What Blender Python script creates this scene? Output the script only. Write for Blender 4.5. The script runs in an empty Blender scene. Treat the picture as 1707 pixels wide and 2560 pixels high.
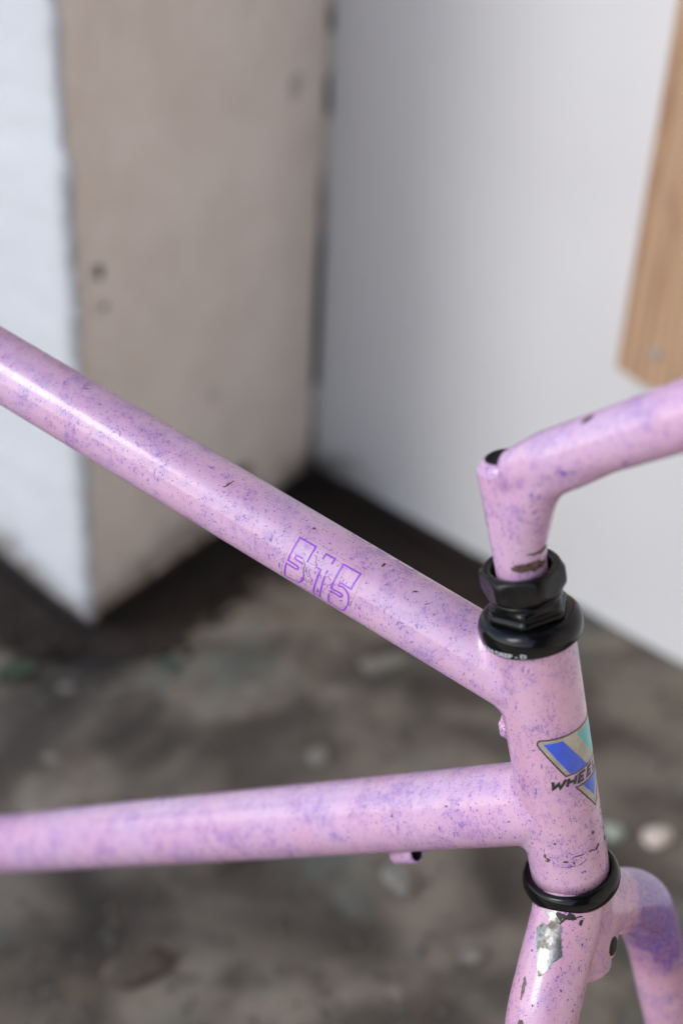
import bpy, bmesh, math, random
import numpy as np
from mathutils import Vector, Matrix, noise
from mathutils.bvhtree import BVHTree
from mathutils.geometry import tessellate_polygon

V = Vector
rad = math.radians
random.seed(7)
scene = bpy.context.scene
COL = scene.collection

# ------------------------------------------------------------------ camera
cam_d = bpy.data.cameras.new("camera")
cam = bpy.data.objects.new("camera", cam_d)
COL.objects.link(cam)
Rm = Matrix(((0.99885188, -0.04068748, -0.02528741),
             (0.0, 0.52786175, -0.84933031),
             (0.04790537, 0.84835517, 0.52725571)))
cam.matrix_world = Matrix.Translation((0, 0, 0.83)) @ Rm.to_4x4()
cam_d.sensor_fit = 'VERTICAL'
cam_d.sensor_height = 36
cam_d.lens = 50
cam_d.clip_start = 0.02
cam_d.clip_end = 200
cam_d.dof.use_dof = True
cam_d.dof.focus_distance = 0.556
cam_d.dof.aperture_fstop = 4.2
scene.camera = cam

# ------------------------------------------------------------------ light
SUN_AZ, SUN_EL = 207.0, 36.0          # degrees; azimuth is measured from +X
world = bpy.data.worlds.new("World")
scene.world = world
world.use_nodes = True
wn = world.node_tree
bg = wn.nodes['Background']
sky = wn.nodes.new('ShaderNodeTexSky')
sky.sky_type = 'NISHITA'
sky.sun_disc = False
sky.sun_elevation = rad(SUN_EL)
sky.sun_rotation = rad(90 - SUN_AZ)
sky.air_density = 1.0
sky.dust_density = 0.9
wn.links.new(sky.outputs[0], bg.inputs[0])
bg.inputs[1].default_value = 0.15
sun_d = bpy.data.lights.new("sun", 'SUN')
sun_d.energy = 0.5
sun_d.angle = rad(22)
sun_d.color = (0.93, 0.96, 1.0)
sun = bpy.data.objects.new("sun", sun_d)
COL.objects.link(sun)
sdir = V((math.cos(rad(SUN_AZ)) * math.cos(rad(SUN_EL)), math.sin(rad(SUN_AZ)) * math.cos(rad(SUN_EL)), math.sin(rad(SUN_EL))))
sun.rotation_euler = sdir.to_track_quat('Z', 'Y').to_euler()
sun.location = sdir * 5

vs = scene.view_settings
scene.display_settings.display_device = 'sRGB'
vs.view_transform = 'Standard'
vs.look = 'None'
vs.exposure = 0.96
vs.gamma = 1
scene.cycles.use_denoising = True
scene.cycles.denoiser = 'OPENIMAGEDENOISE'
scene.cycles.max_bounces = 8
scene.cycles.diffuse_bounces = 5


# ------------------------------------------------------------------ helpers
def tag(o, label=None, cat=None, group=None, kind=None):
    if label: o['label'] = label
    if cat: o['category'] = cat
    if group: o['group'] = group
    if kind: o['kind'] = kind
    return o


def link(name, me, mats, parent=None, smooth=True):
    o = bpy.data.objects.new(name, me)
    COL.objects.link(o)
    for m in (mats if isinstance(mats, (list, tuple)) else [mats]):
        me.materials.append(m)
    if smooth:
        me.polygons.foreach_set('use_smooth', [True] * len(me.polygons))
    if parent is not None:
        o.parent = parent
        me.transform(Matrix.Translation(-WLOC(parent)))
    return o


def WLOC(o):
    p = V((0, 0, 0))
    while o is not None:
        p += o.location
        o = o.parent
    return p


def pyd(name, vs_, fs, mats, parent=None, smooth=True):
    me = bpy.data.meshes.new(name)
    me.from_pydata([tuple(v) for v in vs_], [], fs)
    me.update()
    return link(name, me, mats, parent, smooth)


def frame(P, Q):
    u = (Q - P); L = u.length; u = u / L
    e1 = V((0, 0, 1)) - u * u.z; e1.normalize()
    return u, e1, u.cross(e1), L


def ring_mesh(rings, closed_ends=True):
    """rings: list of lists of points, equal length -> verts, faces"""
    n = len(rings[0]); vs_ = []; fs = []
    for r in rings: vs_ += r
    for i in range(len(rings) - 1):
        for j in range(n):
            a = i * n + j; b = i * n + (j + 1) % n
            fs.append((a, b, b + n, a + n))
    if closed_ends:
        fs.append(tuple(range(n - 1, -1, -1)))
        fs.append(tuple(range((len(rings) - 1) * n, len(rings) * n)))
    return vs_, fs


def tube_geo(path, radii, n=64):
    """swept tube through path points (parallel-transported frame)"""
    rings = []
    t0 = (path[1] - path[0]).normalized()
    e = V((0, 0, 1)).cross(t0)
    if e.length < .1: e = V((1, 0, 0)).cross(t0)
    e.normalize()
    for i, p in enumerate(path):
        if i == 0: t = path[1] - path[0]
        elif i == len(path) - 1: t = path[-1] - path[-2]
        else: t = path[i + 1] - path[i - 1]
        t.normalize()
        e = (e - t * e.dot(t)).normalized()
        f = t.cross(e)
        r = radii[i] if isinstance(radii, (list, tuple)) else radii
        rings.append([p + (e * math.cos(a) + f * math.sin(a)) * r for a in (2 * math.pi * k / n for k in range(n))])
    return ring_mesh(rings)


def catmull(pts, n=8):
    out = []
    P = [pts[0] * 2 - pts[1]] + list(pts) + [pts[-1] * 2 - pts[-2]]
    for i in range(1, len(P) - 2):
        p0, p1, p2, p3 = P[i - 1:i + 3]
        for k in range(n):
            t = k / n
            out.append(.5 * ((2 * p1) + (p2 - p0) * t + (2 * p0 - 5 * p1 + 4 * p2 - p3) * t * t + (3 * p1 - p0 - 3 * p2 + p3) * t ** 3))
    out.append(P[-2])
    return out


def lathe(P, Q, prof, n=96, sides=None, closed=False, turn=10):
    """prof: list of (s, r[, hexness]) along axis P->Q, metres"""
    u, e1, e2, L = frame(P, Q)
    rings = []
    for it in prof:
        s, r = it[0], it[1]
        hx = it[2] if len(it) > 2 else 0
        ring = []
        for k in range(n):
            a = 2 * math.pi * k / n
            rr = r
            if hx:
                aa = (a + rad(turn)) % (math.pi / 3) - math.pi / 6
                ra = r * math.cos(math.pi / 6) / math.cos(aa)
                ra = min(ra, r * .962)
                rr = r * (1 - hx) + ra * hx
            ring.append(P + u * s + (e1 * math.cos(a) + e2 * math.sin(a)) * rr)
        rings.append(ring)
    vs_, fs = ring_mesh(rings, False)
    if closed:
        m = len(rings); 
        for j in range(n):
            a = (m - 1) * n + j; b = (m - 1) * n + (j + 1) % n
            fs.append((a, b, (j + 1) % n, j))
    return vs_, fs


# ---- node helpers
class NT:
    def __init__(s, name):
        s.m = bpy.data.materials.new(name); s.m.use_nodes = True
        s.t = s.m.node_tree; s.b = s.t.nodes['Principled BSDF']; s.out = s.t.nodes['Material Output']
        s.co = s.t.nodes.new('ShaderNodeTexCoord').outputs['Object']
    def new(s, t, **k):
        n = s.t.nodes.new('ShaderNode' + t)
        for a, b in k.items(): setattr(n, a, b)
        return n
    def put(s, sock, v):
        if hasattr(v, 'is_linked') or isinstance(v, bpy.types.NodeSocket): s.t.links.new(v, sock)
        else: sock.default_value = v
    def math(s, op, a, b=0., c=None, clamp=False):
        n = s.new('Math', operation=op, use_clamp=clamp)
        s.put(n.inputs[0], a); s.put(n.inputs[1], b)
        if c is not None: s.put(n.inputs[2], c)
        return n.outputs[0]
    def mul(s, *a):
        r = a[0]
        for x in a[1:]: r = s.math('MULTIPLY', r, x)
        return r
    def step(s, v, lo, hi, tl=0., th=1.):
        n = s.new('MapRange', interpolation_type='SMOOTHSTEP')
        s.put(n.inputs[0], v); 
        for i, x in enumerate((lo, hi, tl, th)): n.inputs[i + 1].default_value = x
        return n.outputs[0]
    def noise(s, scale, detail=2, rough=.5, co=None, dist=0, color=False):
        n = s.new('TexNoise'); s.put(n.inputs['Vector'], co or s.co)
        n.inputs['Scale'].default_value = scale; n.inputs['Detail'].default_value = detail
        n.inputs['Roughness'].default_value = rough; n.inputs['Distortion'].default_value = dist
        return n.outputs['Color' if color else 'Fac']
    def voro(s, scale, co=None, out='Distance', **k):
        n = s.new('TexVoronoi', **k); s.put(n.inputs['Vector'], co or s.co); n.inputs['Scale'].default_value = scale
        return n if out is None else n.outputs[out]
    def mix(s, f, a, b):
        n = s.new('Mix', data_type='RGBA')
        s.put(n.inputs[0], f)
        for i, x in ((6, a), (7, b)):
            s.put(n.inputs[i], x if not isinstance(x, tuple) else (*x[:3], 1))
        return n.outputs[2]
    def vmap(s, co=None, loc=(0, 0, 0), rot=(0, 0, 0), scale=(1, 1, 1)):
        n = s.new('Mapping'); s.put(n.inputs[0], co or s.co)
        n.inputs[1].default_value = loc; n.inputs[2].default_value = rot; n.inputs[3].default_value = scale
        return n.outputs[0]
    def vadd(s, a, b, op='ADD'):
        n = s.new('VectorMath', operation=op); s.put(n.inputs[0], a); s.put(n.inputs[1], b); return n.outputs[0]
    def bump(s, h, strength=.3, dist=.001):
        n = s.new('Bump'); s.put(n.inputs['Height'], h); n.inputs['Strength'].default_value = strength
        n.inputs['Distance'].default_value = dist; s.t.links.new(n.outputs[0], s.b.inputs['Normal'])
    def set(s, **k):
        mp = dict(color='Base Color', rough='Roughness', metal='Metallic', coat='Coat Weight', coatr='Coat Roughness', alpha='Alpha', spec='Specular IOR Level')
        for a, v in k.items():
            if isinstance(v, tuple): v = (*v[:3], 1)
            s.put(s.b.inputs[mp[a]], v)


PINK = (0.63, 0.365, 0.525)
PURPLE = (0.085, 0.045, 0.40)


def pink_paint(name, clump=0.0, dense=None, base=PINK):
    g = NT(name)
    wrp = g.vadd(g.noise(240, 3, color=True), (.5, .5, .5), 'SUBTRACT')
    wrp = g.vadd(wrp, (.004, .004, .004), 'MULTIPLY')
    co = g.vadd(g.co, wrp)
    cs_ = g.vmap(co, rot=(.5, .4, .3), scale=(1.25, 1.25, .5))
    big = g.step(g.noise(60, 4, .62), .40 - clump, .70 - clump)
    big2 = g.step(g.noise(110, 2, .5, co=g.vmap(loc=(.3, .2, .1))), .40, .62)
    dens = g.math('MAXIMUM', g.mul(big, .9), g.mul(big2, .5))
    if dense:
        for (cx, cy, cz, r) in dense:
            d = g.vadd(g.co, (cx, cy, cz), 'DISTANCE')
            # DISTANCE returns the scalar in the second output
            nd = d.node
            k = g.step(g.math('ADD', nd.outputs['Value'], g.mul(g.math('SUBTRACT', g.noise(90, 3, .6), .5), .03)), r * 1.25, r * .45)
            dens = g.math('MAXIMUM', dens, g.mul(k, 1.6))
    # faint broken threads
    n = g.noise(420, 1.5, .5, co=g.vmap(cs_, loc=(1, 1, 0)))
    line = g.step(g.math('ABSOLUTE', g.math('SUBTRACT', n, .5)), .030, .010)
    fac = g.mul(line, g.step(g.noise(380, 1, co=g.vmap(loc=(0, 1, 1))), .44, .54), g.step(dens, .10, .60), .85)
    n = g.noise(700, 1.5, .5, co=g.vmap(cs_, loc=(3, 1, 2), rot=(1, .5, 1.4)))
    fac = g.math('MAXIMUM', fac, g.mul(g.step(g.math('ABSOLUTE', g.math('SUBTRACT', n, .5)), .045, .012), g.step(g.noise(300, 1, co=g.vmap(loc=(2, 1, 5))), .48, .56), g.step(dens, .30, .80), .8))
    # short flung streaks in several directions
    wb = g.vadd(g.noise(60, 2, color=True), (.5, .5, .5), 'SUBTRACT')
    cw = g.vadd(g.co, g.vadd(wb, (.010, .010, .010), 'MULTIPLY'))
    for k, (rx, ry, rz, sc) in enumerate(((.3, .2, .5, 820), (1.2, .4, 1.9, 760), (.7, 1.3, 2.9, 900), (1.9, .9, .2, 640), (2.4, 2.0, 1.1, 1000))):
        v = g.voro(sc, co=g.vmap(cw, rot=(rx, ry, rz), scale=(1, 1, .20), loc=(k, k * 2.3, 0)), out=None)
        sep = g.new('SeparateColor'); g.t.links.new(v.outputs['Color'], sep.inputs[0])
        dot = g.step(g.math('SUBTRACT', v.outputs['Distance'], g.mul(sep.outputs[0], .20)), .04, -.03)
        on = g.step(g.math('ADD', sep.outputs[1], g.mul(dens, .50)), .72, .78)
        fac = g.math('MAXIMUM', fac, g.mul(dot, on, .92))
    # droplets of several sizes
    for sc, r, th in ((900, .27, .44), (520, .20, .58), (230, .12, .74)):
        v = g.voro(sc, co=g.vmap(co, scale=(1, 1.25, .85)), out=None)
        sep = g.new('SeparateColor'); g.t.links.new(v.outputs['Color'], sep.inputs[0])
        rr = g.mul(sep.outputs[0], r)
        dot = g.step(g.math('SUBTRACT', v.outputs['Distance'], rr), .04, -.03)
        on = g.step(g.math('ADD', sep.outputs[1], g.mul(dens, .28)), th + .1, th + .15)
        fac = g.math('MAXIMUM', fac, g.mul(dot, on, 1.0))
    if dense:
        fac = g.math('MAXIMUM', fac, g.mul(g.step(dens, .7, 1.3), g.step(g.noise(600, 4, .75), .22, .62), .95))
    fac = g.math('MAXIMUM', fac, g.mul(g.step(dens, .15, .9), g.step(g.noise(330, 3, .6), .3, .7, .10, .34)))
    hue = g.noise(70, 2)
    pcol = g.mix(g.step(hue, .35, .65), PURPLE, (.15, .045, .33))
    var = g.mix(g.step(g.noise(28, 3), .3, .7), base, (base[0] * .96, base[1] * 1.06, base[2] * 1.07))
    col = g.mix(g.mul(fac, .92), var, pcol)
    # tiny grime specks
    v = g.voro(130, out=None); sep = g.new('SeparateColor'); g.t.links.new(v.outputs['Color'], sep.inputs[0])
    spk = g.mul(g.step(g.math('ADD', v.outputs['Distance'], g.mul(g.noise(1500, 2), .06)), .085, .06), g.step(sep.outputs[2], .80, .82))
    col = g.mix(g.mul(spk, .8), col, (.07, .045, .03))
    g.set(color=col, rough=g.step(g.noise(60, 4, .6), .3, .75, .26, .40), coat=.60, coatr=.10)
    g.bump(g.math('ADD', g.noise(160, 3), g.mul(fac, .15)), .10, .0009)
    return g.m


def simple(name, col, rough=.5, metal=0, coat=0, var=0.0, vs_=60, bump=0, bs=200, bd=.001, spec=None):
    g = NT(name)
    c = col
    if var:
        c = g.mix(g.step(g.noise(vs_, 4, .6), .3, .7), tuple(x * (1 - var) for x in col), tuple(min(1, x * (1 + var)) for x in col))
    g.set(color=c, rough=rough, metal=metal, coat=coat, coatr=.1)
    if spec is not None: g.set(spec=spec)
    if bump: g.bump(g.noise(bs, 4, .6), bump, bd)
    return g.m


M = {}
M['pink'] = pink_paint('pink_spatter_paint')
M['fork'] = pink_paint('pink_fork_paint', -.07, base=(.62, .335, .455))
M['head'] = pink_paint('pink_head_paint', 0.0, base=(.63, .350, .485))
M['stem'] = pink_paint('pink_stem_paint', -.03)

g = NT('black_enamel')
dust = g.mul(g.step(g.voro(700), .16, .08), g.step(g.noise(300, 2), .56, .66))
g.set(color=g.mix(g.mul(dust, .35), (.003, .003, .0035), (.20, .20, .20)), rough=g.step(g.noise(150, 4), .3, .8, .12, .24), spec=.5)
g.bump(g.noise(500, 3), .06, .0004)
g.set(spec=.27)
M['black'] = g.m
g = NT('worn_black_alloy')
g.set(color=g.mix(g.step(g.noise(200, 4, .6), .4, .7), (.003, .0028, .003), (.012, .010, .009)), rough=g.step(g.noise(90, 3), .3, .7, .20, .36), spec=.27)
g.bump(g.noise(600, 3), .1, .0004)
M['black_dull'] = g.m
M['dark'] = simple('dark_cavity', (.006, .005, .004), .8)
g = NT('bare_steel')
n = g.noise(170, 5, .6)
g.set(color=g.mix(g.step(n, .40, .66), (.40, .39, .36), (.12, .108, .082)), metal=.9, rough=g.step(n, .35, .7, .28, .50))
g.bump(g.noise(420, 4, .6), .3, .0005)
M['steel'] = g.m
g = NT('rusty_chip')
g.set(color=g.mix(g.noise(900, 4, .7), (.03, .022, .012), (.16, .11, .06)), rough=.6)
M['chip'] = g.m
M['rust'] = simple('rust_spot', (.075, .022, .010), .7, var=.5, vs_=1500)
M['decal_purple'] = simple('violet_decal_ink', (.30, .055, .60), .35, coat=.5, var=.12, vs_=300)
M['decal_blue'] = simple('blue_decal_ink', (.020, .085, .62), .3, coat=.5, var=.12, vs_=200)
M['decal_teal'] = simple('teal_decal_ink', (.055, .42, .42), .3, coat=.5)
M['decal_cream'] = simple('silver_decal_ground', (.40, .36, .29), .38, metal=.25, coat=.4, var=.15, vs_=250)
M['decal_black'] = simple('black_decal_ink', (.010, .009, .012), .35, coat=.4)
M['film_edge'] = simple('grimy_decal_edge', (.36, .22, .26), .5)
M['white_ink'] = simple('white_stamp', (.55, .60, .64), .5)
M['crack'] = simple('grime_in_crack', (.16, .12, .12), .6, var=.5, vs_=1200)

def foot_dirt(g, c, reach=None):
    """splashed mud and damp stains along the foot of the wall"""
    sx = g.new('SeparateXYZ'); g.t.links.new(g.co, sx.inputs[0])
    hgt = g.math('SUBTRACT', sx.outputs[2], g.mul(g.noise(7, 5, .65), .13))
    k = g.mul(g.step(hgt, -.02, -.062), g.step(g.noise(40, 4, .7), .30, .62, .35, 1.0))
    if reach:
        k = g.mul(k, g.step(g.math('ADD', sx.outputs[0], g.mul(g.noise(12, 3), .05)), reach, .03))
    return g.mix(g.mul(k, .85), c, (.10, .070, .045))


g = NT('white_plaster')
st = g.step(g.noise(3.2, 5, .6), .35, .75)
st2 = g.step(g.noise(22, 5, .65), .60, .78)
c = g.mix(st, (.60,.61,.625),(.555,.56,.575))
c = g.mix(g.mul(st2, .30), c, (.48, .46, .43))
c = foot_dirt(g, c)
g.set(color=c, rough=.75)
g.bump(g.math('ADD', g.noise(35, 5, .6), g.mul(g.noise(8, 3), 1.2)), .55, .006)
M['plaster'] = g.m
g = NT('wall_render_white')
c = g.mix(g.step(g.noise(2.5, 4, .5), .35, .7), (.71, .70, .70), (.67, .66, .66))
v = g.voro(9, out=None); sep = g.new('SeparateColor'); g.t.links.new(v.outputs['Color'], sep.inputs[0])
spot = g.mul(g.step(g.math('ADD', v.outputs['Distance'], g.mul(g.noise(40, 3), .2)), .34, .16), g.step(sep.outputs[0], .70, .76))
c = g.mix(g.mul(spot, .20), c, (.50, .47, .45))
c = foot_dirt(g, c, .13)
g.set(color=c, rough=.7)
g.bump(g.noise(60, 4, .6), .2, .003)
M['wall'] = g.m
g = NT('shade_tinted_plaster')
c = g.mix(g.step(g.noise(14, 5, .65), .35, .7), (.86, .775, .72), (.78, .69, .63))  # warm tone of the shaded face is put into its base colour
v = g.voro(11, out=None); sep = g.new('SeparateColor'); g.t.links.new(v.outputs['Color'], sep.inputs[0])
spot = g.mul(g.step(g.math('ADD', v.outputs['Distance'], g.mul(g.noise(60, 3), .2)), .30, .18), g.step(sep.outputs[1], .80, .84))
c = g.mix(g.mul(spot, .45), c, (.22, .18, .16))
c = foot_dirt(g, c)
g.set(color=c, rough=.8)
g.bump(g.math('ADD', g.noise(45, 5, .6), g.noise(9, 3)), .5, .006)
M['shade_tint'] = g.m
g = NT('joint_plaster')
sx = g.new('SeparateXYZ'); g.t.links.new(g.co, sx.inputs[0])
g.set(color=g.mix(g.step(g.math('ADD', g.noise(16, 3), g.mul(sx.outputs[2], -.35)), .30, .46), (.62, .55, .50), (.05, .035, .025)), rough=.9)
M['joint'] = g.m
g = NT('grimy_footing')
g.set(color=g.mix(g.noise(30, 5, .7), (.012, .010, .009), (.06, .035, .025)), rough=.9)
g.bump(g.noise(60, 5), .6, .006)
M['footing'] = g.m
g = NT('dirty_concrete')
a = g.noise(5.5, 3, .5, dist=.5); b = g.noise(8.5, 3, .5, co=g.vmap(loc=(3, 1, 0)), dist=.5); d_ = g.noise(70, 5, .7)
c = g.mix(g.step(b, .34, .66), (.062, .049, .037), (.215, .180, .138))
c = g.mix(g.mul(g.step(a, .52, .64), .75), c, (.026, .018, .013))
c = g.mix(g.mul(g.step(g.noise(9, 3, co=g.vmap(loc=(7, 2, 0))), .54, .68), .6), c, (.125, .14, .12))
c = g.mix(g.mul(g.step(d_, .55, .75), .25), c, (.20, .18, .155))
vf = g.voro(24, out=None); sf_ = g.new('SeparateColor'); g.t.links.new(vf.outputs['Color'], sf_.inputs[0])
c = g.mix(g.mul(g.step(vf.outputs['Distance'], .26, .12), g.step(sf_.outputs[0], .80, .86), .6), c, (.30, .27, .23))
c = g.mix(g.mul(g.step(g.noise(18, 2, co=g.vmap(loc=(1, 9, 0))), .62, .72), .5), c, (.13, .085, .05))
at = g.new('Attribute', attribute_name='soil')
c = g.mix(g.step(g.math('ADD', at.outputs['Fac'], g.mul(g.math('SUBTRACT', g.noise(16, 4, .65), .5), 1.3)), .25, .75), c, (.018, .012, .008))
g.set(color=c, rough=.85)
g.bump(g.math('ADD', d_, g.mul(b, 2.)), .35, .006)
M['ground'] = g.m
g = NT('dark_soil')
g.set(color=g.mix(g.noise(60, 4, .7), (.012, .009, .007), (.040, .024, .015)), rough=.95)
M['soil'] = g.m
g = NT('pine_board')
cz = g.vmap(scale=(26, 26, 1.6))
n1 = g.noise(2.2, 4, .6, co=cz, dist=1.2)
wv = g.new('TexWave', wave_type='BANDS', bands_direction='X'); g.put(wv.inputs[0], g.vmap(scale=(38, 38, 2.0)))
wv.inputs['Scale'].default_value = 1.1; wv.inputs['Distortion'].default_value = 5; wv.inputs['Detail'].default_value = 3
c = g.mix(g.step(n1, .3, .7), (.46, .275, .155), (.36, .20, .105))
c = g.mix(g.mul(wv.outputs[1], .75), c, (.54, .37, .25))
c = g.mix(g.mul(g.step(n1, .56, .64), .5), c, (.26, .13, .065))
g.set(color=c, rough=.55)
g.bump(n1, .15, .001)
M['board'] = g.m
M['zinc'] = simple('zinc_screw', (.42, .44, .44), .45, metal=.7)
M['warm_fill'] = simple('warm_fill_render', (.86,.74,.62), .85, var=.3, vs_=5)

# ------------------------------------------------------------------ place
C1 = V((-.2061, 1.1191, 0)); C2 = V((.0070, 1.4410, 0)); C0 = V((-.3151, 1.2325, 0)); C3 = V((.3688, 1.0852, 0))
lf = (C0 - C1).normalized(); rf = (C2 - C1).normalized(); wd = (C3 - C2).normalized()
n_left = V((lf.y, -lf.x, 0)); n_left = n_left if n_left.y < 0 else -n_left      # towards the viewer
n_right = V((rf.y, -rf.x, 0)); n_right = n_right if n_right.y < 0 else -n_right
n_wall = V((wd.y, -wd.x, 0)); n_wall = n_wall if n_wall.y < 0 else -n_wall


def seg_dist(x, y, A, B):
    ax, ay = A.x, A.y; dx, dy = B.x - ax, B.y - ay
    t = np.clip(((x - ax) * dx + (y - ay) * dy) / (dx * dx + dy * dy), 0, 1)
    return np.hypot(x - ax - t * dx, y - ay - t * dy)


# ground
def axis_coords(a, b, step, far):
    c = list(np.arange(a, b + 1e-6, step)); k = step
    lo = [a]; 
    while lo[0] > -far: k *= 1.35; lo.insert(0, lo[0] - k)
    k = step; hi = [c[-1]]
    while hi[-1] < far: k *= 1.35; hi.append(hi[-1] + k)
    return np.array(lo[:-1] + c + hi[1:])


gx = axis_coords(-.75, .75, .007, 25); gy = axis_coords(.45, 1.6, .007, 25)
X, Y = np.meshgrid(gx, gy)
cLf = C1 + lf * 3
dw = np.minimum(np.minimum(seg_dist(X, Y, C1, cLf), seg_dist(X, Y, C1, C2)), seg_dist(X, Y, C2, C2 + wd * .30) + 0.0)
Z = -.030 * np.exp(-(dw / .10) ** 2)
fz = np.array([noise.fractal(V((x * 14, y * 14, 0)), 1.0, 2.2, 5) for x, y in zip(X.ravel(), Y.ravel())]).reshape(X.shape)
near = np.exp(-(np.hypot(X, Y - 1) / 2.5) ** 2)
Z = Z + fz * .0045 * near
ny_, nx_ = X.shape
verts = np.stack([X.ravel(), Y.ravel(), Z.ravel()], 1)
idx = np.arange(nx_ * ny_).reshape(ny_, nx_)
faces = np.stack([idx[:-1, :-1].ravel(), idx[:-1, 1:].ravel(), idx[1:, 1:].ravel(), idx[1:, :-1].ravel()], 1)
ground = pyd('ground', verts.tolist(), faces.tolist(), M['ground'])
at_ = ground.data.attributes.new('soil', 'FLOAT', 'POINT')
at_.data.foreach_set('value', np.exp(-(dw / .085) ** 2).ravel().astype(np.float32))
tag(ground, kind='structure')


def ground_z(x, y):
    d = min(seg_dist(x, y, C1, cLf), seg_dist(x, y, C1, C2), seg_dist(x, y, C2, C2 + wd * .30))
    return -.030 * math.exp(-(d / .10) ** 2) + noise.fractal(V((x * 14, y * 14, 0)), 1.0, 2.2, 5) * .0045


# plastered pillar: white left face, right face with warm shade put into its colour, chipped arris between them
def n1(z, s=1, o=0): return noise.noise(V((z * s, o, 0)))


zs = [0.0] + [i * .006 for i in range(1, 180)] + [1.09 + i * .05 for i in range(34)]
rowsv = []; mids = None
for z in zs:
    ch = .0008 + .0045 * max(0, n1(z, 26, 8) + .15) + .0034 * n1(z, 95, 1)
    ch += .0060 / (1 + math.exp((z - .575 - .010 * n1(z, 60, 2)) * 300)) + .0055 / (1 + math.exp((z - .465 - .010 * n1(z, 60, 4)) * 300))
    ch = max(ch, .0002)
    a = -ch; b = .0035 + ch * (.5 + .4 * n1(z, 55, 7))
    row = []
    zb = z
    for t in (3.0, 1.5, .8, .5, .35, .25, .18, .12, .08, .05, .03, .02):
        zz = z if z > 0 else .004 * n1(t, 60, 2)
        row.append(C1 + lf * t + n_left * (.0025 * noise.noise(V((t * 9, z * 9, 0))) + .0012 * noise.noise(V((t * 40, z * 40, 0)))) + V((0, 0, zz)))
    row.append(C1 + lf * a + V((0, 0, z)))
    row.append(C1 + rf * max(b, .002) + V((0, 0, z)))
    for t in (.02, .03, .05, .08, .12, .16, .20, .25, .30, .34, .365, .376):
        zz = z if z > 0 else .006 * n1(t, 50, 6)
        row.append(C1 + rf * t + n_right * (.0025 * noise.noise(V((t * 9, z * 9, 5))) + .0012 * noise.noise(V((t * 40, z * 40, 3)))) + V((0, 0, zz)))
    rowsv.append(row)
nr = len(rowsv[0]); vs_ = [p for r in rowsv for p in r]; fs = []; mi = []
for i in range(len(zs) - 1):
    for j in range(nr - 1):
        a = i * nr + j
        fs.append((a, a + 1, a + nr + 1, a + nr)); mi.append(1 if j >= 13 else 0)
pillar = bpy.data.objects.new('plastered_pillar', None); pillar.location = C1; COL.objects.link(pillar)
tag(pillar, 'plastered corner pillar with a white left face and a right face tinted with its warm shade and a chipped edge', 'pillar')
pf = pyd('plaster_face', vs_, fs, [M['plaster'], M['shade_tint']], pillar, smooth=True)
pf.data.polygons.foreach_set('material_index', mi)
ft = []
i1 = (lf + rf) * .014
for A_, B_ in ((C1 + lf * 3 + i1, C1 + i1), (C1 + i1, C2 + i1)):
    m = 60
    for k in range(m):
        p = A_.lerp(B_, k / m); q = A_.lerp(B_, (k + 1) / m)
        ft.append((p, q))
vv = []; ff = []
for p, q in ft:
    k = len(vv); vv += [p + V((0, 0, -.08)), q + V((0, 0, -.08)), q + V((0, 0, .012)), p + V((0, 0, .012))]; ff.append((k, k + 1, k + 2, k + 3))
pyd('footing', vv, ff, M['footing'], pillar, smooth=False)


M['stain'] = simple('brown_stain', (.20, .165, .145), .9, var=.2, vs_=60)
def wall_stain(t, z, w, h, seed, mat, parent):
    c = C1 + rf * t + n_right * .0045 + V((0, 0, z)); pts = []
    for i in range(18):
        a = 2 * math.pi * i / 18; k = 1 + .45 * noise.noise(V((math.cos(a) * 1.5 + seed, math.sin(a) * 1.5, 0)))
        pts.append(c + rf * math.cos(a) * w * k + V((0, 0, 1)) * math.sin(a) * h * k)
    pyd('plaster_stain', [c] + pts, [(0, 1 + i, 1 + (i + 1) % 18) for i in range(18)], mat, parent, smooth=False)


wall_stain(.0330, .352, .0045, .0070, 1, M['stain'], pillar)
wall_stain(.0370, .318, .0030, .0035, 4, M['stain'], pillar)
wall_stain(.235, .055, .022, .012, 6, M['stain'], pillar)

# open joint in the inner corner, filled with plaster here and there
jv = []; jf = []
jz = [-.06 + i * .006 for i in range(190)] + [1.09 + i * .05 for i in range(34)]
for z in jz:
    dpt = .022 * max(0, min(1, (n1(z, 13, 11) - .04 - .05 * z) * 3.0)) + .0015 + .002 * n1(z, 60, 3)
    if z < .10: dpt = max(dpt, .03 * (1 - z / .12))
    pL = C1 + rf * .3745; pR = C2 + wd * .003
    outd = (rf + (-n_wall)).normalized()
    inn = rf * dpt + (-n_wall) * dpt * .3
    w_ = .0
    jv += [pL + V((0, 0, z)), pL + rf * dpt * 1.0 + V((0, 0, z)) - n_right * 0, pL + inn + (pR - pL) * .5 + V((0, 0, z)), pR + rf * dpt * .6 + V((0, 0, z)), pR + V((0, 0, z))]
for i in range(len(jz) - 1):
    for j in range(4):
        a = i * 5 + j; jf.append((a, a + 1, a + 6, a + 5))
pyd('corner_joint', jv, jf, M['joint'], pillar)

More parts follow.
